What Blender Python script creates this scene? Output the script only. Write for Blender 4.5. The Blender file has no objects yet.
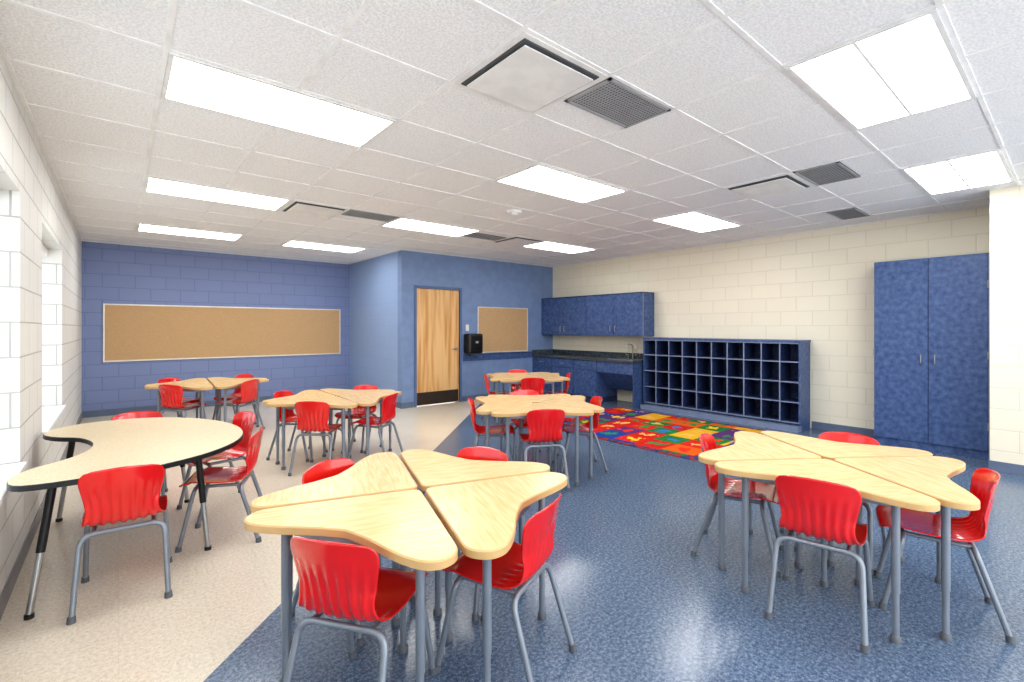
import bpy, bmesh, math, random
from mathutils import Vector, Matrix
random.seed(4)
sc=bpy.context.scene
try:
    sc.view_settings.view_transform='Standard'
    sc.view_settings.look='None'
except Exception as e: print(e)
try:
    sc.view_settings.look='Medium High Contrast'
except Exception as e: print(e)

def lin(c):
    c=c/255.0
    return c/12.92 if c<=0.04045 else ((c+0.055)/1.055)**2.4
def C(r,g,b): return (lin(r),lin(g),lin(b),1)

# ------------------------------------------------------------ materials
class NT:
    def __init__(s,name):
        s.m=bpy.data.materials.new(name); s.m.use_nodes=True
        s.t=s.m.node_tree; s.b=s.t.nodes['Principled BSDF']; s.l=s.t.links
    def n(s,ty,**kw):
        x=s.t.nodes.new(ty)
        for k,v in kw.items(): setattr(x,k,v)
        return x
def setp(b,**kw):
    for k,v in kw.items():
        k=k.replace('_',' ')
        if k in b.inputs: b.inputs[k].default_value=v

def mat_noise(name,c1,c2,scale=20,rough=.5,detail=4,bump=0,lo=.4,hi=.6,stretch=None,spec=.5,metal=0,coat=0):
    N=NT(name); b=N.b; setp(b,Roughness=rough,Specular_IOR_Level=spec,Metallic=metal,Coat_Weight=coat,Coat_Roughness=.06)
    tc=N.n('ShaderNodeTexCoord'); mp=N.n('ShaderNodeMapping')
    N.l.new(tc.outputs['Object'],mp.inputs['Vector'])
    if stretch: mp.inputs['Scale'].default_value=stretch
    nz=N.n('ShaderNodeTexNoise'); nz.inputs['Scale'].default_value=scale; nz.inputs['Detail'].default_value=detail
    N.l.new(mp.outputs[0],nz.inputs['Vector'])
    r=N.n('ShaderNodeValToRGB'); r.color_ramp.elements[0].position=lo; r.color_ramp.elements[1].position=hi
    r.color_ramp.elements[0].color=c1; r.color_ramp.elements[1].color=c2
    N.l.new(nz.outputs['Fac'],r.inputs[0]); N.l.new(r.outputs[0],b.inputs['Base Color'])
    if bump:
        bp=N.n('ShaderNodeBump'); bp.inputs['Strength'].default_value=bump; bp.inputs['Distance'].default_value=.004
        N.l.new(nz.outputs['Fac'],bp.inputs['Height']); N.l.new(bp.outputs[0],b.inputs['Normal'])
    return N.m

def mat_block(name,col,mort,ax,rough=.55,bump=.5):
    N=NT(name); b=N.b; setp(b,Roughness=rough)
    g=N.n('ShaderNodeNewGeometry'); s=N.n('ShaderNodeSeparateXYZ'); c=N.n('ShaderNodeCombineXYZ')
    N.l.new(g.outputs['Position'],s.inputs[0])
    if ax=='XY':
        ad=N.n('ShaderNodeMath',operation='ADD'); N.l.new(s.outputs['X'],ad.inputs[0]); N.l.new(s.outputs['Y'],ad.inputs[1]); N.l.new(ad.outputs[0],c.inputs['X'])
    else: N.l.new(s.outputs[ax],c.inputs['X'])
    N.l.new(s.outputs['Z'],c.inputs['Y'])
    br=N.n('ShaderNodeTexBrick'); N.l.new(c.outputs[0],br.inputs['Vector'])
    br.offset=.5; br.inputs['Scale'].default_value=1; br.inputs['Mortar Size'].default_value=.006
    br.inputs['Mortar Smooth'].default_value=.6
    br.inputs['Brick Width'].default_value=.406; br.inputs['Row Height'].default_value=.203
    br.inputs['Color1'].default_value=col; br.inputs['Color2'].default_value=tuple([x*.97 for x in col[:3]]+[1]); br.inputs['Mortar'].default_value=mort
    N.l.new(br.outputs['Color'],b.inputs['Base Color'])
    nz=N.n('ShaderNodeTexNoise'); nz.inputs['Scale'].default_value=60; N.l.new(g.outputs['Position'],nz.inputs['Vector'])
    mu=N.n('ShaderNodeMath',operation='MULTIPLY_ADD'); mu.inputs[1].default_value=-1; 
    N.l.new(br.outputs['Fac'],mu.inputs[0])
    m2=N.n('ShaderNodeMath',operation='MULTIPLY'); m2.inputs[1].default_value=.25; N.l.new(nz.outputs['Fac'],m2.inputs[0]); N.l.new(m2.outputs[0],mu.inputs[2])
    bp=N.n('ShaderNodeBump'); bp.inputs['Strength'].default_value=bump; bp.inputs['Distance'].default_value=.006
    N.l.new(mu.outputs[0],bp.inputs['Height']); N.l.new(bp.outputs[0],b.inputs['Normal'])
    return N.m

def mat_plain(name,c,rough=.5,metal=0,spec=.5):
    c2=tuple([x*.92 for x in c[:3]]+[1])
    return mat_noise(name,c,c2,scale=8,rough=rough,metal=metal,spec=spec)

def mat_emit(name,c,s):
    N=NT(name); setp(N.b,Base_Color=c,Roughness=.6); N.b.inputs['Emission Color'].default_value=c; N.b.inputs['Emission Strength'].default_value=s
    return N.m

M={}
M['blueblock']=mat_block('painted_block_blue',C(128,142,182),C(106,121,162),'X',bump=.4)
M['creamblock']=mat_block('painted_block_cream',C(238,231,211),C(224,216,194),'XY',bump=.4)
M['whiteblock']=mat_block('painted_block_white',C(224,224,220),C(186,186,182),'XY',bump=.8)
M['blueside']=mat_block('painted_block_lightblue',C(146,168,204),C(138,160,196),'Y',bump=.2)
M['bluedry']=mat_plain('painted_wall_blue',C(126,148,186),.6)
M['tile']=mat_noise('acoustic_tile',C(228,229,230),C(246,246,246),scale=90,rough=.95,detail=4,bump=.25,spec=.1)
M['tbar']=mat_plain('ceiling_tbar_white',C(242,242,241),.5)
M['wood']=mat_noise('maple_laminate',C(236,206,158),C(214,178,124),scale=4,rough=.25,detail=8,lo=.3,hi=.72,stretch=(2,20,2))
M['woodedge']=mat_plain('maple_edge',C(208,172,120),.4)
M['leg']=mat_plain('grey_tube',C(142,150,160),.35,metal=.35)
M['legdark']=mat_plain('black_tube',C(30,31,34),.4)
M['chrome']=mat_plain('brushed_steel',C(185,188,190),.3,metal=.9)
M['glide']=mat_plain('glide_grey',C(100,105,112),.5)
M['red']=mat_noise('red_plastic',C(226,18,18),C(216,12,13),scale=3,rough=.22,coat=1.0)
M['kidney']=mat_noise('beige_laminate',C(224,208,176),C(204,186,152),scale=160,rough=.35,detail=2)
M['lam']=mat_noise('blue_mottled_laminate',C(54,76,122),C(90,114,158),scale=20,rough=.4,detail=7,lo=.3,hi=.72)
M['lamdark']=mat_noise('dark_blue_laminate',C(40,54,92),C(56,74,116),scale=20,rough=.5,detail=6)
M['lamedge']=mat_plain('grey_blue_edge',C(128,142,170),.45)
M['counter']=mat_noise('dark_speckled_counter',C(44,54,64),C(114,128,136),scale=90,rough=.25,detail=3,lo=.45,hi=.7)
M['cork']=mat_noise('cork',C(204,172,132),C(186,152,112),scale=140,rough=.9,detail=3,bump=.2)
M['alum']=mat_plain('aluminium_frame',C(224,220,212),.35,metal=.3)
M['base']=mat_plain('vinyl_base_blue_grey',C(104,118,142),.5)
M['basel']=mat_plain('vinyl_base_grey',C(140,140,142),.5)
M['black']=mat_plain('black_plastic',C(22,22,26),.3)
M['white']=mat_plain('white_paint',C(238,238,236),.4)
M['vent']=mat_plain('vent_grey',C(168,170,172),.6)
M['ventd']=mat_plain('vent_dark',C(92,94,96),.7)
M['darkbrown']=mat_plain('kick_plate_dark',C(70,60,54),.4,metal=.3)
M['doorframe']=mat_plain('door_frame_blue',C(92,116,158),.5)
M['lens']=mat_emit('troffer_lens',(1,.99,.965,1),10.5)

def mat_door():
    N=NT('maple_veneer_door'); b=N.b; setp(b,Roughness=.4)
    tc=N.n('ShaderNodeTexCoord'); mp=N.n('ShaderNodeMapping'); N.l.new(tc.outputs['Object'],mp.inputs[0]); mp.inputs['Scale'].default_value=(6,1,.35)
    nz=N.n('ShaderNodeTexNoise'); nz.inputs['Scale'].default_value=1.6; nz.inputs['Detail'].default_value=3; N.l.new(mp.outputs[0],nz.inputs[0])
    r=N.n('ShaderNodeValToRGB'); e=r.color_ramp.elements
    e[0].position=.4; e[0].color=C(204,148,88); e[1].position=.55; e[1].color=C(230,190,136)
    N.l.new(nz.outputs['Fac'],r.inputs[0]); N.l.new(r.outputs[0],b.inputs['Base Color']); return N.m
M['door']=mat_door()

def mat_floor():
    N=NT('vinyl_floor_two_tone'); b=N.b
    g=N.n('ShaderNodeNewGeometry'); s=N.n('ShaderNodeSeparateXYZ'); N.l.new(g.outputs['Position'],s.inputs[0])
    d=N.n('ShaderNodeMath',operation='SUBTRACT'); N.l.new(s.outputs['Y'],d.inputs[0]); N.l.new(s.outputs['X'],d.inputs[1])
    gt=N.n('ShaderNodeMath',operation='LESS_THAN'); gt.inputs[1].default_value=1.95; N.l.new(d.outputs[0],gt.inputs[0])
    def speck(a,bb,c,sc):
        nz=N.n('ShaderNodeTexNoise'); nz.inputs['Scale'].default_value=sc; nz.inputs['Detail'].default_value=5; nz.inputs['Roughness'].default_value=.9
        N.l.new(g.outputs['Position'],nz.inputs[0])
        r=N.n('ShaderNodeValToRGB'); e=r.color_ramp.elements; e[0].position=.40; e[0].color=a; e[1].position=.60; e[1].color=c
        m=e.new(.5); m.color=bb
        N.l.new(nz.outputs['Fac'],r.inputs[0]); return r
    beige=speck(C(202,191,172),C(220,211,194),C(230,222,208),60)
    blue=speck(C(58,76,102),C(90,110,136),C(134,150,170),62)
    mx=N.n('ShaderNodeMix',data_type='RGBA'); N.l.new(gt.outputs[0],mx.inputs['Factor']); N.l.new(beige.outputs[0],mx.inputs['A']); N.l.new(blue.outputs[0],mx.inputs['B'])
    br=N.n('ShaderNodeTexBrick'); br.offset=0; br.inputs['Scale'].default_value=1; br.inputs['Brick Width'].default_value=.305; br.inputs['Row Height'].default_value=.305
    br.inputs['Mortar Size'].default_value=.0015; br.inputs['Color1'].default_value=(1,1,1,1); br.inputs['Color2'].default_value=(.96,.96,.96,1); br.inputs['Mortar'].default_value=(.9,.9,.9,1)
    N.l.new(g.outputs['Position'],br.inputs['Vector'])
    m2=N.n('ShaderNodeMix',data_type='RGBA',blend_type='MULTIPLY'); m2.inputs['Factor'].default_value=1
    N.l.new(mx.outputs['Result'],m2.inputs['A']); N.l.new(br.outputs['Color'],m2.inputs['B'])
    N.l.new(m2.outputs['Result'],b.inputs['Base Color']); setp(b,Roughness=.21,Specular_IOR_Level=.5)
    return N.m
M['floor']=mat_floor()

def mat_rug():
    N=NT('alphabet_rug'); b=N.b; setp(b,Roughness=.95,Specular_IOR_Level=.1)
    g=N.n('ShaderNodeNewGeometry'); mp=N.n('ShaderNodeVectorMath',operation='MULTIPLY'); mp.inputs[1].default_value=(1/.34,1/.34,0)
    N.l.new(g.outputs['Position'],mp.inputs[0])
    fl=N.n('ShaderNodeVectorMath',operation='FLOOR'); N.l.new(mp.outputs[0],fl.inputs[0])
    fr=N.n('ShaderNodeVectorMath',operation='FRACTION'); N.l.new(mp.outputs[0],fr.inputs[0])
    def ramp(seed,cols):
        ad=N.n('ShaderNodeVectorMath',operation='ADD'); ad.inputs[1].default_value=(seed,seed*2.3,0); N.l.new(fl.outputs[0],ad.inputs[0])
        w=N.n('ShaderNodeTexWhiteNoise',noise_dimensions='2D'); N.l.new(ad.outputs[0],w.inputs['Vector'])
        r=N.n('ShaderNodeValToRGB'); r.color_ramp.interpolation='CONSTANT'; e=r.color_ramp.elements
        e[0].position=0; e[0].color=cols[0]; e[1].position=1/len(cols); e[1].color=cols[1]
        for i in range(2,len(cols)):
            x=e.new(i/len(cols)); x.color=cols[i]
        N.l.new(w.outputs['Value'],r.inputs[0]); return r
    cols=[C(196,40,36),C(40,72,150),C(220,170,44),C(44,122,66),C(214,98,34),C(204,46,38),C(96,60,116)]
    a=ramp(3.1,cols); c2=ramp(9.7,[C(238,196,50),C(226,56,42),C(66,120,192),C(228,174,100),C(54,138,80)])
    nz=N.n('ShaderNodeTexNoise'); nz.inputs['Scale'].default_value=11; nz.inputs['Detail'].default_value=1; N.l.new(g.outputs['Position'],nz.inputs[0])
    sb=N.n('ShaderNodeVectorMath',operation='SUBTRACT'); sb.inputs[1].default_value=(.5,.5,0); N.l.new(fr.outputs[0],sb.inputs[0])
    ln=N.n('ShaderNodeVectorMath',operation='LENGTH'); N.l.new(sb.outputs[0],ln.inputs[0])
    ad=N.n('ShaderNodeMath',operation='ADD'); N.l.new(ln.outputs['Value'],ad.inputs[0]); N.l.new(nz.outputs['Fac'],ad.inputs[1])
    lt=N.n('ShaderNodeMath',operation='LESS_THAN'); lt.inputs[1].default_value=.72; N.l.new(ad.outputs[0],lt.inputs[0])
    mx=N.n('ShaderNodeMix',data_type='RGBA'); N.l.new(lt.outputs[0],mx.inputs['Factor']); N.l.new(a.outputs[0],mx.inputs['A']); N.l.new(c2.outputs[0],mx.inputs['B'])
    N.l.new(mx.outputs['Result'],b.inputs['Base Color']); return N.m
M['rug']=mat_rug()
M['rugborder']=mat_noise('rug_border',C(150,40,38),C(44,58,110),scale=12,rough=.95,detail=1,lo=.49,hi=.51)

def mat_glass():
    m=bpy.data.materials.new('window_glass'); m.use_nodes=True; t=m.node_tree; t.nodes.clear()
    o=t.nodes.new('ShaderNodeOutputMaterial'); a=t.nodes.new('ShaderNodeBsdfTransparent'); g=t.nodes.new('ShaderNodeBsdfGlossy'); g.inputs['Roughness'].default_value=.05
    a.inputs[0].default_value=(.8,.82,.84,1)
    x=t.nodes.new('ShaderNodeMixShader'); x.inputs[0].default_value=.06; t.links.new(a.outputs[0],x.inputs[1]); t.links.new(g.outputs[0],x.inputs[2]); t.links.new(x.outputs[0],o.inputs[0]); return m
M['glass']=mat_glass()

# ------------------------------------------------------------ mesh builder
class MB:
    def __init__(s): s.v=[];s.f=[];s.mi=[];s.sm=[];s.mats=[]
    def m(s,k):
        if k not in s.mats: s.mats.append(k)
        return s.mats.index(k)
    def add(s,vs,fs,mat,smooth=False):
        o=len(s.v); s.v+= [tuple(x) for x in vs]; k=s.m(mat)
        for f in fs: s.f.append(tuple(o+i for i in f)); s.mi.append(k); s.sm.append(smooth)
    def box(s,a,b,mat,bev=0):
        x0,y0,z0=[min(a[i],b[i]) for i in range(3)]; x1,y1,z1=[max(a[i],b[i]) for i in range(3)]
        if bev<=0:
            s.add([(x0,y0,z0),(x1,y0,z0),(x1,y1,z0),(x0,y1,z0),(x0,y0,z1),(x1,y0,z1),(x1,y1,z1),(x0,y1,z1)],
              [(0,3,2,1),(4,5,6,7),(0,1,5,4),(1,2,6,5),(2,3,7,6),(3,0,4,7)],mat)
        else:
            bm=bmesh.new(); bmesh.ops.create_cube(bm,size=1)
            for v in bm.verts: v.co=Vector(((x0+x1)/2+v.co.x*(x1-x0),(y0+y1)/2+v.co.y*(y1-y0),(z0+z1)/2+v.co.z*(z1-z0)))
            bmesh.ops.bevel(bm,geom=bm.edges[:]+bm.verts[:],offset=bev,segments=2,affect='EDGES',profile=.5)
            bm.verts.index_update(); s.add([v.co[:] for v in bm.verts],[[v.index for v in f.verts] for f in bm.faces],mat); bm.free()
    def tube(s,pts,r,mat,n=10,caps=True):
        P=[Vector(p) for p in pts]; rings=[]; 
        rs=r if isinstance(r,(list,tuple)) else [r]*len(P)
        ref=None
        for i,p in enumerate(P):
            t=(P[min(i+1,len(P)-1)]-P[max(i-1,0)]).normalized()
            if ref is None:
                ref=Vector((0,0,1)) if abs(t.z)<.9 else Vector((1,0,0))
            a=(ref-t*ref.dot(t)).normalized(); ref=a; b=t.cross(a)
            rings.append([p+(a*math.cos(2*math.pi*k/n)+b*math.sin(2*math.pi*k/n))*rs[i] for k in range(n)])
        vs=[v for rg in rings for v in rg]; fs=[]
        for i in range(len(P)-1):
            for k in range(n):
                k2=(k+1)%n; fs.append((i*n+k,i*n+k2,(i+1)*n+k2,(i+1)*n+k))
        s.add(vs,fs,mat,True)
        if caps:
            s.add(rings[0],[tuple(range(n))[::-1]],mat); s.add(rings[-1],[tuple(range(n))],mat)
    def prism(s,out,z0,z1,mt,ms,bev=.004):
        n=len(out)
        def inset(d):
            r=[]
            for i in range(n):
                a=Vector(out[i-1]);b=Vector(out[(i+1)%n]); t=(b-a).normalized(); nn=Vector((-t.y,t.x))
                r.append(Vector(out[i])+nn*d)
            return r
        ins=inset(bev); T=[(p[0],p[1],z1) for p in ins]; A=[(p[0],p[1],z1-bev) for p in out]; B=[(p[0],p[1],z0) for p in out]
        s.add(T,[tuple(range(n))],mt)
        s.add(T+A,[(i,n+i,n+(i+1)%n,(i+1)%n) for i in range(n)],ms,True)
        s.add(A+B,[(i,n+i,n+(i+1)%n,(i+1)%n) for i in range(n)],ms,True)
        s.add(B,[tuple(range(n))[::-1]],ms)
    def mesh(s,name):
        me=bpy.data.meshes.new(name); me.from_pydata(s.v,[],s.f); 
        for k in s.mats: me.materials.append(M[k])
        me.polygons.foreach_set('material_index',s.mi); me.polygons.foreach_set('use_smooth',s.sm); me.update()
        bm=bmesh.new(); bm.from_mesh(me); bmesh.ops.recalc_face_normals(bm,faces=bm.faces); bm.to_mesh(me); bm.free()
        return me
    def obj(s,name,loc=(0,0,0),rot=0):
        return place(s.mesh(name),name,loc,rot)
def place(me,name,loc,rot):
    o=bpy.data.objects.new(name,me); o.location=loc; o.rotation_euler=(0,0,rot); sc.collection.objects.link(o); return o
def crom(pts,n=6,closed=True):
    P=[Vector(p) for p in pts]; N=len(P); out=[]
    for i in range(N if closed else N-1):
        g=(lambda k:P[k%N]) if closed else (lambda k:P[max(0,min(N-1,k))])
        a,b,c,d=g(i-1),g(i),g(i+1),g(i+2)
        for j in range(n):
            t=j/n; out.append(.5*((2*b)+(c-a)*t+(2*a-5*b+4*c-d)*t*t+(3*b-a-3*c+d)*t**3))
    if not closed: out.append(P[-1])
    return out
def roundpath(pts,r=.05,n=5):
    P=[Vector(p) for p in pts]; out=[P[0]]
    for i in range(1,len(P)-1):
        a=(P[i-1]-P[i]); b=(P[i+1]-P[i]); q=min(r,a.length*.49,b.length*.49)
        s0=P[i]+a.normalized()*q; s1=P[i]+b.normalized()*q
        for j in range(n+1):
            t=j/n; out.append(s0*(1-t)**2+P[i]*2*t*(1-t)+s1*t*t)
    out.append(P[-1]); return out

# ------------------------------------------------------------ room constants
XL,XR,YB,YF,XB,H=-.44,7.37,9.85,7.46,3.736,2.735
Y0=-2.2
b=MB(); b.box((XL-.35,Y0,-.1),(XR+.2,YB+.2,0),'floor'); b.obj('floor')
b=MB(); b.box((XL-.35,Y0,H),(XR+.2,YB+.2,H+.1),'tile'); b.obj('ceiling')
T=.61; gx0=.176; gy0=2.816
b=MB()
x=gx0-T
while x<XR:
    if x>XL: b.box((x-.011,Y0,H-.006),(x+.011,YB,H+.002),'tbar')
    x+=T
y=gy0-9*T
while y<YB:
    if y>Y0: b.box((XL,y-.011,H-.0059),(XR,y+.011,H+.002),'tbar')
    y+=T
b.box((XL,Y0,H-.010),(XL+.02,YB,H),'tbar'); b.box((XR-.02,Y0,H-.010),(XR,YB,H),'tbar'); b.box((XL,YB-.02,H-.010),(XB,YB,H),'tbar'); b.box((XB,YF-.02,H-.010),(XR,YF,H),'tbar')
b.box((XB-.02,YF,H-.010),(XB,YB,H),'tbar')
b.obj('trim_1')
wins=[(1.3,3.93),(4.95,6.57)]; zs,zh=.58,2.18; th=.35
b=MB()
ys=Y0
for a,c in wins:
    b.box((XL-th,ys,0),(XL,a,H),'whiteblock'); b.box((XL-th,a,0),(XL,c,zs),'whiteblock'); b.box((XL-th,a,zh),(XL,c,H),'whiteblock'); ys=c
b.box((XL-th,ys,0),(XL,YB,H),'whiteblock'); b.obj('wall_left')
for i,(a,c) in enumerate(wins):
    b=MB(); X=XL-.24
    b.box((X-.03,a,zs),(X+.03,a+.05,zh),'white'); b.box((X-.03,c-.05,zs),(X+.03,c,zh),'white')
    b.box((X-.03,a,zs),(X+.03,c,zs+.05),'white'); b.box((X-.03,a,zh-.05),(X+.03,c,zh),'white')
    b.box((X-.025,(a+c)/2-.025,zs),(X+.025,(a+c)/2+.025,zh),'white')
    b.box((X-.025,a,zs+.5),(X+.025,c,zs+.54),'white')
    b.box((X-.004,a+.05,zs+.05),(X+.004,c-.05,zh-.05),'glass')
    b.box((X+.03,a-.0,zs+.002),(XL+.03,c,zs+.032),'white',.004)
    b.box((X+.04,a+.02,zh-.09),(X+.14,c-.02,zh-.005),'white',.01)
    b.obj('window_%d'%(i+1))
b=MB(); b.box((XL,YB,0),(XB+.2,YB+.2,H),'blueblock'); b.obj('wall_back')
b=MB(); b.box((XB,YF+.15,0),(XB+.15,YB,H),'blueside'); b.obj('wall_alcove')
dx0,dx1,dz=4.02,4.92,2.09
b=MB(); b.box((XB,YF,0),(dx0,YF+.15,H),'bluedry'); b.box((dx1,YF,0),(XR+.2,YF+.15,H),'bluedry'); b.box((dx0,YF,dz),(dx1,YF+.15,H),'bluedry'); b.obj('wall_front')
b=MB(); b.box((XR,Y0,0),(XR+.2,YF,H),'creamblock'); b.obj('wall_right')
b=MB(); b.box((6.53,Y0,0),(XR,.57,H),'creamblock'); b.obj('wall_pier')
bh=.10
b=MB(); b.box((XL,Y0,0),(XL+.008,YB,bh),'basel'); b.obj('baseboard_left')
b=MB(); b.box((XL,YB-.008,0),(XB,YB,bh),'base'); b.obj('baseboard_back')
b=MB(); b.box((XB-.008,YF-.008,0),(XB,YB,bh),'base'); b.box((XB,YF-.008,0),(dx0-.06,YF,bh),'base'); b.box((dx1+.06,YF-.008,0),(6.75,YF,bh),'base'); b.obj('baseboard_front')
b=MB(); b.box((XR-.008,1.62,0),(XR,2.38,bh),'base'); b.box((6.522,Y0,0),(6.53,.578,bh),'base'); b.box((6.53,.57,0),(7.0,.578,bh),'base'); b.obj('baseboard_right')
# door
b=MB()
b.box((dx0,YF+.02,.01),(dx1,YF+.065,dz),'door')
f=.05
b.box((dx0-f,YF-.015,0),(dx0,YF+.1,dz+f),'doorframe',.003); b.box((dx1,YF-.015,0),(dx1+f,YF+.1,dz+f),'doorframe',.003); b.box((dx0,YF-.015,dz),(dx1,YF+.1,dz+f),'doorframe',.003)
b.box((dx0+.02,YF+.012,.02),(dx1-.02,YF+.02,.24),'darkbrown')
for z in (.25,1.05,1.85): b.tube([(dx0+.004,YF+.01,z-.05),(dx0+.004,YF+.01,z+.05)],.009,'chrome',8)
b.tube([(dx1-.07,YF+.02,1.0),(dx1-.07,YF-.035,1.0)],.012,'chrome'); b.tube([(dx1-.07,YF-.035,1.0),(dx1-.18,YF-.035,1.0)],.009,'chrome')
b.tube([(dx1-.07,YF+.02,1.0),(dx1-.07,YF+.008,1.0)],.03,'chrome',16)
b.obj('door_1')

def cork(x0,x1,z0,z1,Y,name):
    Y-=.001
    b=MB(); b.box((x0,Y-.012,z0),(x1,Y,z1),'cork'); w=.022
    b.box((x0-w,Y-.02,z0-w),(x0,Y,z1+w),'alum',.003); b.box((x1,Y-.02,z0-w),(x1+w,Y,z1+w),'alum',.003)
    b.box((x0,Y-.02,z0-w),(x1,Y,z0),'alum',.003); b.box((x0,Y-.02,z1),(x1,Y,z1+w),'alum',.003)
    b.obj(name)
cork(-.17,3.52,.87,1.75,YB,'corkboard'); cork(5.35,6.6,.92,1.78,YF,'tack_board')
b=MB(); b.box((5.0,YF-.012,.76),(6.74,YF,.87),'lam'); b.box((5.0,YF-.014,.87),(6.74,YF,.885),'lamdark'); b.obj('trim_2')
b=MB(); b.box((5.0,YF-.2,.9),(5.33,YF,1.28),'black',.035); b.box((5.03,YF-.215,.98),(5.3,YF-.195,1.24),'black',.008); b.box((5.06,YF-.19,.885),(5.27,YF-.05,.905),'ventd'); b.box((5.14,YF-.219,1.1),(5.2,YF-.214,1.14),'vent'); b.obj('paper_towel_dispenser')
b=MB(); b.box((5.06,YF-.006,1.33),(5.13,YF,1.45),'white',.002); b.box((5.085,YF-.012,1.37),(5.105,YF-.004,1.41),'white'); b.obj('light_switch')

# ------------------------------------------------------------ ceiling fixtures
def troffer(nx,ny,split=False):
    x0=gx0+nx*T+.012; x1=x0+2*T-.024; y0=gy0+ny*T+.012; y1=y0+T-.024; z=H
    b=MB(); w=.022
    b.box((x0+w,y0+w,z-.0095),(x1-w,y1-w,z-.007),'lens')
    b.box((x0,y0,z-.014),(x0+w,y1,z),'white'); b.box((x1-w,y0,z-.014),(x1,y1,z),'white'); b.box((x0+w,y0,z-.014),(x1-w,y0+w,z),'white'); b.box((x0+w,y1-w,z-.014),(x1-w,y1,z),'white')
    if split: b.box((x0+w,(y0+y1)/2-.007,z-.013),(x1-w,(y0+y1)/2+.007,z-.0095),'white')
    b.obj('ceiling_light')
for nx,ny,s in [(0,0,0),(0,4,0),(0,8,0),(4,0,0),(8,0,0),(4,4,0),(8,4,0),(4,-4,1),(8,-4,1),(3,8,0),(0,-4,0),(0,-8,0),(4,-8,1)]: troffer(nx,ny,s)
def diffuser(nx,ny):
    x0=gx0+nx*T+.012; x1=x0+T-.024; y0=gy0+ny*T+.012; y1=y0+T-.024; z=H
    b=MB(); b.box((x0,y0,z-.01),(x1,y1,z),'white'); 
    b.box((x0+.03,y0+.03,z-.016),(x1-.03,y1-.03,z-.01),'ventd')
    b.box((x0+.05,y0+.05,z-.03),(x1-.05,y1-.05,z-.022),'white',.004); b.box((x0+.2,y0+.2,z-.024),(x1-.2,y1-.2,z-.01),'ventd')
    b.obj('ceiling_diffuser')
for q in [(2,-2),(2,4),(7,-2),(7,4)]: diffuser(*q)
def vent(x0,x1,y0,y1):
    z=H; b=MB(); b.box((x0,y0,z-.008),(x1,y1,z),'vent')
    w=.02
    b.box((x0,y0,z-.014),(x0+w,y1,z),'vent'); b.box((x1-w,y0,z-.014),(x1,y1,z),'vent'); b.box((x0,y0,z-.014),(x1,y0+w,z),'vent'); b.box((x0,y1-w,z-.014),(x1,y1,z),'vent')
    n=int((x1-x0)/.022); m=int((y1-y0)/.022)
    for i in range(1,n): b.box((x0+i*(x1-x0)/n-.003,y0+w,z-.0095),(x0+i*(x1-x0)/n+.003,y1-w,z-.008),'ventd')
    for j in range(1,m): b.box((x0+w,y0+j*(y1-y0)/m-.003,z-.0105),(x1-w,y0+j*(y1-y0)/m+.003,z-.0095),'vent')
    b.obj('return_air_grille')
def ventc(nx,ny,lo,hi):
    x0=gx0+nx*T+.012; y0=gy0+ny*T
    vent(x0,x0+T-.024,y0+lo+.012,y0+hi-.012)
ventc(3,-2,-.0,.36); ventc(3,4,0,.33); ventc(7,-3,.25,.61); ventc(10,-2,0,.3); ventc(6,4,.2,.5)
b=MB(); b.tube([(3.5,4.17,H),(3.5,4.17,H-.03)],[.09,.08],'white',20); b.tube([(3.5,4.17,H-.03),(3.5,4.17,H-.05)],[.05,.03],'white',16); b.obj('smoke_detector')

# ------------------------------------------------------------ millwork
x0,x1,y0,y1,zt=7.0,XR-.004,2.4,4.86,1.19
b=MB(); t=.02; nc,nr=10,4; zb=.10
b.box((x0+.05,y0,0),(x1,y1,zb),'lam')
b.box((x1-.012,y0,zb),(x1,y1,zt),'lamdark')
b.box((x0-.01,y0-.01,zt),(x1,y1+.005,zt+.03),'lam',.003)
b.box((x0,y0,zb),(x1-.012,y0+t,zt),'lam'); b.box((x0,y1-t,zb),(x1-.012,y1,zt),'lam')
for i in range(1,nc):
    y=y0+t/2+i*(y1-y0-t)/nc; b.box((x0+.002,y-.009,zb),(x1-.012,y+.009,zt),'lamdark'); b.box((x0-.001,y-.009,zb),(x0+.002,y+.009,zt),'lamedge')
for j in range(nr+1):
    z=zb+j*(zt-zb)/nr-(.018 if j==nr else 0); b.box((x0+.002,y0+t,z),(x1-.012,y1-t,z+.018),'lamdark'); b.box((x0-.002,y0+t,z),(x0+.002,y1-t,z+.018),'lamedge')
b.box((x0-.09,y0,0),(x0+.05,y1,.07),'lamedge'); 
b.obj('cubby_shelf')
x0,y0,y1,zt=7.0,.60,1.60,2.18
b=MB(); b.box((x0+.02,y0,.0),(XR-.004,y1,zt),'lam',.002)
ym=(y0+y1)/2
for a,c in ((y0+.025,ym-.003),(ym+.003,y1-.005)): b.box((x0,a,.09),(x0+.02,c,zt-.008),'lam',.003)
b.box((x0+.005,y0,0),(x0+.02,y0+.022,zt),'lamedge'); b.box((x0+.04,y0,0),(x0+.06,y1,.08),'lamdark')
b.box((x0+.012,ym-.004,.09),(x0+.021,ym+.004,zt-.008),'lamdark')
for yy in (ym-.06,ym+.06):
    b.tube(roundpath([(x0,yy,.98),(x0-.03,yy,.98),(x0-.03,yy,1.09),(x0,yy,1.09)],.01),.005,'chrome',8)
for z in (.35,1.1,1.85):
    b.tube([(x0-.004,y0+.022,z-.04),(x0-.004,y0+.022,z+.04)],.006,'chrome',8); b.tube([(x0-.004,y1-.002,z-.04),(x0-.004,y1-.002,z+.04)],.006,'chrome',8)
b.obj('storage_cabinet')
x0,y0,y1,z0,z1=7.02,4.88,YF-.004,1.24,2.0
b=MB(); b.box((x0+.02,y0,z0),(XR-.004,y1,z1),'lam')
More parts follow.
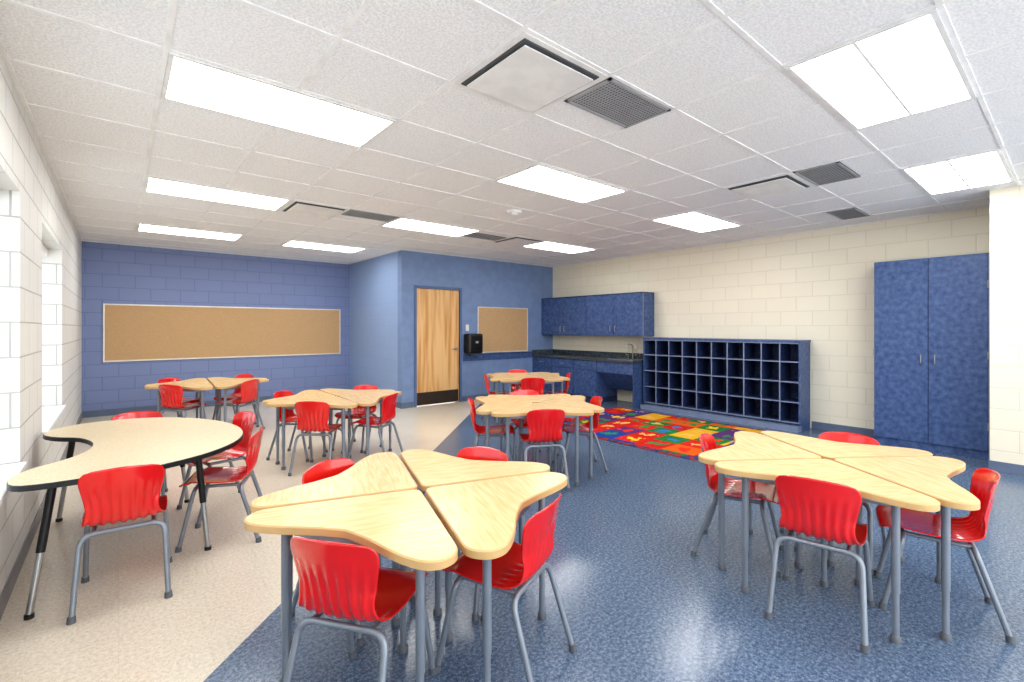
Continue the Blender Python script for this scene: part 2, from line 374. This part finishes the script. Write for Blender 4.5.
b.box((x0+.0,y0,z1),(XR-.004,y1,z1+.02),'lamdark')
n=4
for i in range(n):
    a=y0+i*(y1-y0)/n+.004; c=y0+(i+1)*(y1-y0)/n-.004; b.box((x0,a,z0+.005),(x0+.02,c,z1-.005),'lam',.003)
    yy=c-.05 if i%2==0 else a+.05
    b.tube(roundpath([(x0,yy,z0+.08),(x0-.028,yy,z0+.08),(x0-.028,yy,z0+.18),(x0,yy,z0+.18)],.01),.005,'chrome',8)
for i in range(1,n): b.box((x0+.012,y0+i*(y1-y0)/n-.004,z0),(x0+.021,y0+i*(y1-y0)/n+.004,z1),'lamdark')
b.box((x0,y0-.002,z0),(x0+.02,y0+.004,z1),'lamedge')
b.obj('wall_cabinet')
x0=6.78
b=MB(); yk=5.7
b.box((x0,yk,.1),(XR-.004,YF-.004,.78),'lam'); b.box((x0+.06,yk,0),(XR-.004,YF-.004,.1),'lamdark')
for i in range(3):
    a=yk+i*(YF-yk)/3+.005; c=yk+(i+1)*(YF-yk)/3-.008
    b.box((x0-.02,a,.11),(x0,c,.6),'lam',.003); b.box((x0-.02,a,.61),(x0,c,.77),'lam',.003)
    b.tube(roundpath([(x0-.02,(a+c)/2-.05,.69),(x0-.045,(a+c)/2-.05,.69),(x0-.045,(a+c)/2+.05,.69),(x0-.02,(a+c)/2+.05,.69)],.01),.005,'chrome',8)
b.box((x0-.01,4.9,.58),(x0+.01,yk,.78),'lam'); b.box((x0,4.9,0),(XR-.004,4.92,.78),'lam'); 
b.add([(x0+.01,4.92,.58),(x0+.01,yk,.58),(x0+.35,yk,.25),(x0+.35,4.92,.25)],[(0,1,2,3)],'lam')
b.box((x0-.035,4.885,.78),(XR-.004,YF-.004,.82),'counter',.004)
b.box((XR-.02,4.885,.82),(XR-.004,YF-.004,.92),'counter'); b.box((x0-.03,YF-.02,.82),(XR-.02,YF-.004,.92),'counter')
b.box((6.88,5.0,.819),(7.24,5.55,.826),'chrome',.003); b.box((6.91,5.03,.8255),(7.2,5.52,.828),'ventd')
b.tube(roundpath([(7.28,5.28,.82),(7.28,5.28,1.08),(7.1,5.28,1.1),(7.08,5.28,1.0)],.06),.011,'chrome'); b.tube([(7.28,5.38,.82),(7.28,5.38,.89),(7.22,5.38,.9)],.009,'chrome'); b.tube([(7.28,5.18,.82),(7.28,5.18,.89),(7.22,5.18,.9)],.009,'chrome')
b.obj('sink_counter')
b=MB(); rx0,rx1,ry0,ry1=4.62,6.72,2.58,5.2
b.box((rx0,ry0,0),(rx1,ry1,.009),'rugborder',.003); b.box((rx0+.09,ry0+.09,.009),(rx1-.09,ry1-.09,.011),'rug'); b.obj('alphabet_rug')

# ------------------------------------------------------------ desk
k=1.10; zt=.66
half=[(.54,.008),(.585,.013),(.618,.036),(.636,.078),(.622,.125),(.575,.168),(.50,.212),(.42,.252),(.365,.285),(.318,.318)]
pl=[(x*k,y*k) for x,y in half]; up=[(y,x) for x,y in pl[::-1][1:]]
cur=crom([Vector((a,c)) for a,c in pl+up],5,closed=False)
g=.009
out=[Vector((.050,g)),Vector((.3,g))]+cur+[Vector((g,.3)),Vector((g,.050)),Vector((.014,.030)),Vector((.030,.014))]
b=MB(); b.prism([tuple(p) for p in out],zt-.03,zt,'wood','woodedge',.005)
legs=[(.10,.10),(.555,.12),(.12,.555)]
for (lx,ly) in legs:
    b.tube([(lx,ly,zt-.03),(lx,ly,.22)],.0165,'leg',12); b.tube([(lx,ly,.22),(lx,ly,.03)],.0135,'leg',12); b.tube([(lx,ly,.03),(lx,ly,.022),(lx,ly,0)],[.015,.021,.021],'glide',12)
    b.tube([(lx,ly,zt-.036),(lx,ly,zt-.03)],.035,'leg',12)
for i in range(3):
    p,q=legs[i],legs[(i+1)%3]; d=(Vector(q)-Vector(p)).normalized(); n=Vector((-d.y,d.x))*.008
    P=[Vector(p)+n,Vector(q)+n,Vector(q)-n,Vector(p)-n]
    b.add([(v.x,v.y,z) for z in (zt-.065,zt-.032) for v in P],[(0,1,2,3),(4,5,6,7),(0,1,5,4),(1,2,6,5),(2,3,7,6),(3,0,4,7)],'leg')
desk=b.mesh('student_desk')

# ------------------------------------------------------------ chair
W=.87
prof=[(.212,.372,.172),(.203,.394,.186),(.15,.405,.200),(.05,.397,.206),(-.05,.390,.202),(-.12,.394,.192),(-.165,.420,.178),(-.188,.470,.166),(-.203,.535,.174),(-.222,.615,.192),(-.240,.69,.200)]
pc=crom([Vector(p) for p in prof],5,closed=False)
for p in pc: p.z*=W
NV=len(pc); NU=49
L=[0]
for i in range(1,NV): L.append(L[-1]+math.hypot(pc[i].x-pc[i-1].x,pc[i].y-pc[i-1].y))
LT=L[-1]
grid=[]
for i,p in enumerate(pc):
    y,z,w=p.x,p.y,p.z
    q=max(0,1-(LT-L[i])/.06); w-=.055*(1-math.sqrt(max(0,1-q*q)))
    q2=max(0,1-L[i]/.045); w-=.05*(1-math.sqrt(max(0,1-q2*q2)))
    bk=min(1,max(0,(z-.42)/.1)) if y<-.12 else 0
    row=[]
    for j in range(NU):
        s=-1+2*j/(NU-1)
        yy=y+ .045*bk*s*s*(w/.17)**2; zz=z+(1-bk)*.012*s*s*(1 if y<.15 else .3)
        zz+= .012*(1-s*s)*max(0,1-(LT-L[i])/.08)*1.0
        row.append(Vector((w*s,yy,zz)))
    grid.append(row)
def nrm(i,j):
    a=grid[min(i+1,NV-1)][j]-grid[max(i-1,0)][j]; c=grid[i][min(j+1,NU-1)]-grid[i][max(j-1,0)]
    n=c.cross(a); return n.normalized()
top=[];bot=[]
for i in range(NV):
    for j in range(NU):
        s=-1+2*j/(NU-1); f=L[i]/LT
        m=max(0,min(1,(f-.40)/.1))*max(0,min(1,(.90-f)/.12))*max(0,min(1,(.95-abs(s))/.08))
        d=.0048*m*math.cos(s*math.pi*8)
        n=nrm(i,j); P=grid[i][j]; top.append(P+n*(d+.003)); bot.append(P+n*(d-.003))
fs=[];o=NV*NU
for i in range(NV-1):
    for j in range(NU-1):
        a=i*NU+j; fs.append((a,a+1,a+NU+1,a+NU)); fs.append((o+a,o+a+NU,o+a+NU+1,o+a+1))
for i in range(NV-1):
    for j in (0,NU-1):
        a=i*NU+j; fs.append((a,a+NU,o+a+NU,o+a))
for j in range(NU-1):
    for i in (0,NV-1):
        a=i*NU+j; fs.append((a,a+1,o+a+1,o+a))
b=MB(); b.add(top+bot,fs,'red',True)
r=.0125
b.tube(roundpath([(-.185,-.245,.01),(-.168,-.135,.365),(.168,-.135,.365),(.185,-.245,.01)],.06,6),r,'leg',10)
b.tube(roundpath([(-.185,.20,.01),(-.168,.12,.372),(.168,.12,.372),(.185,.20,.01)],.06,6),r,'leg',10)
for sx in (-.12,.12): b.tube([(sx,-.14,.366),(sx,.125,.373)],.011,'leg',8)
for sx in (-1,1):
    for fy in (-.2465,.2015): b.tube([(sx*.1855,fy,.0),(sx*.1845,fy*.99,.03)],[.018,.016],'glide',10)
chair=b.mesh('classroom_chair')
def put_chair(x,y,ang):
    place(chair,'classroom_chair',(x,y,0),math.radians(ang-90))

clusters=[((1.065,1.93),-17,.39),((3.06,.91),-35,.40),((3.14,3.42),10,.40),((4.77,5.39),12,.40),((1.80,5.11),-1,.40),((.95,7.52),-3,.40)]
for (cx,cy),rot,rr in clusters:
    for i in range(4):
        place(desk,'student_desk',(cx,cy,0),math.radians(rot+90*i))
        th=rot+45+90*i+random.uniform(-5,5); q=rr+random.uniform(-.01,.05)
        put_chair(cx+q*math.cos(math.radians(th)),cy+q*math.sin(math.radians(th)),th+180+random.uniform(-6,6))
kp=[(-.35,3.13),(-.10,3.10),(.18,3.14),(.42,3.28),(.60,3.52),(.68,3.82),(.66,4.15),(.54,4.48),(.34,4.74),(.10,4.88),(-.16,4.88),(-.34,4.76),(-.40,4.56),(-.33,4.38),(-.20,4.24),(-.13,4.02),(-.14,3.80),(-.22,3.62),(-.36,3.46),(-.41,3.28)]
ko=crom([Vector(p) for p in kp],4)
b=MB(); b.prism([tuple(p-Vector((.1,4.0))) for p in ko],.632,.66,'kidney','legdark',.003)
for (ax,ay,fx,fy) in [(-.25,3.28,-.33,3.22),(.38,3.55,.43,3.50),(.35,4.5,.42,4.56),(-.25,4.65,-.33,4.7)]:
    A=Vector((ax-.1,ay-4,.632)); B=Vector((fx-.1,fy-4,.02)); 
    b.tube([A,A.lerp(B,.55)],.018,'legdark',12); b.tube([A.lerp(B,.55),B],.014,'chrome',12); b.tube([B,(B.x,B.y,0)],.019,'legdark',12); b.tube([(A.x,A.y,.632),(A.x,A.y,.622)],.05,'legdark',12)
b.obj('kidney_table',(.1,4.0,0))
put_chair(.03,3.27,86); put_chair(.54,3.68,158); put_chair(.60,4.3,195); put_chair(.10,4.74,-95)

# ------------------------------------------------------------ world, camera
w=bpy.data.worlds.new('World'); sc.world=w; w.use_nodes=True
bg=w.node_tree.nodes['Background']; bg.inputs[0].default_value=(.96,.98,1,1); bg.inputs[1].default_value=2.9
cam=bpy.data.cameras.new('camera'); co=bpy.data.objects.new('camera',cam); sc.collection.objects.link(co); sc.camera=co
co.location=(0,0,1.39); co.rotation_euler=(math.radians(90),0,-.6935); cam.sensor_width=36; cam.lens=36*473.1/1024; cam.shift_y=-13.2/1024; cam.clip_start=.05
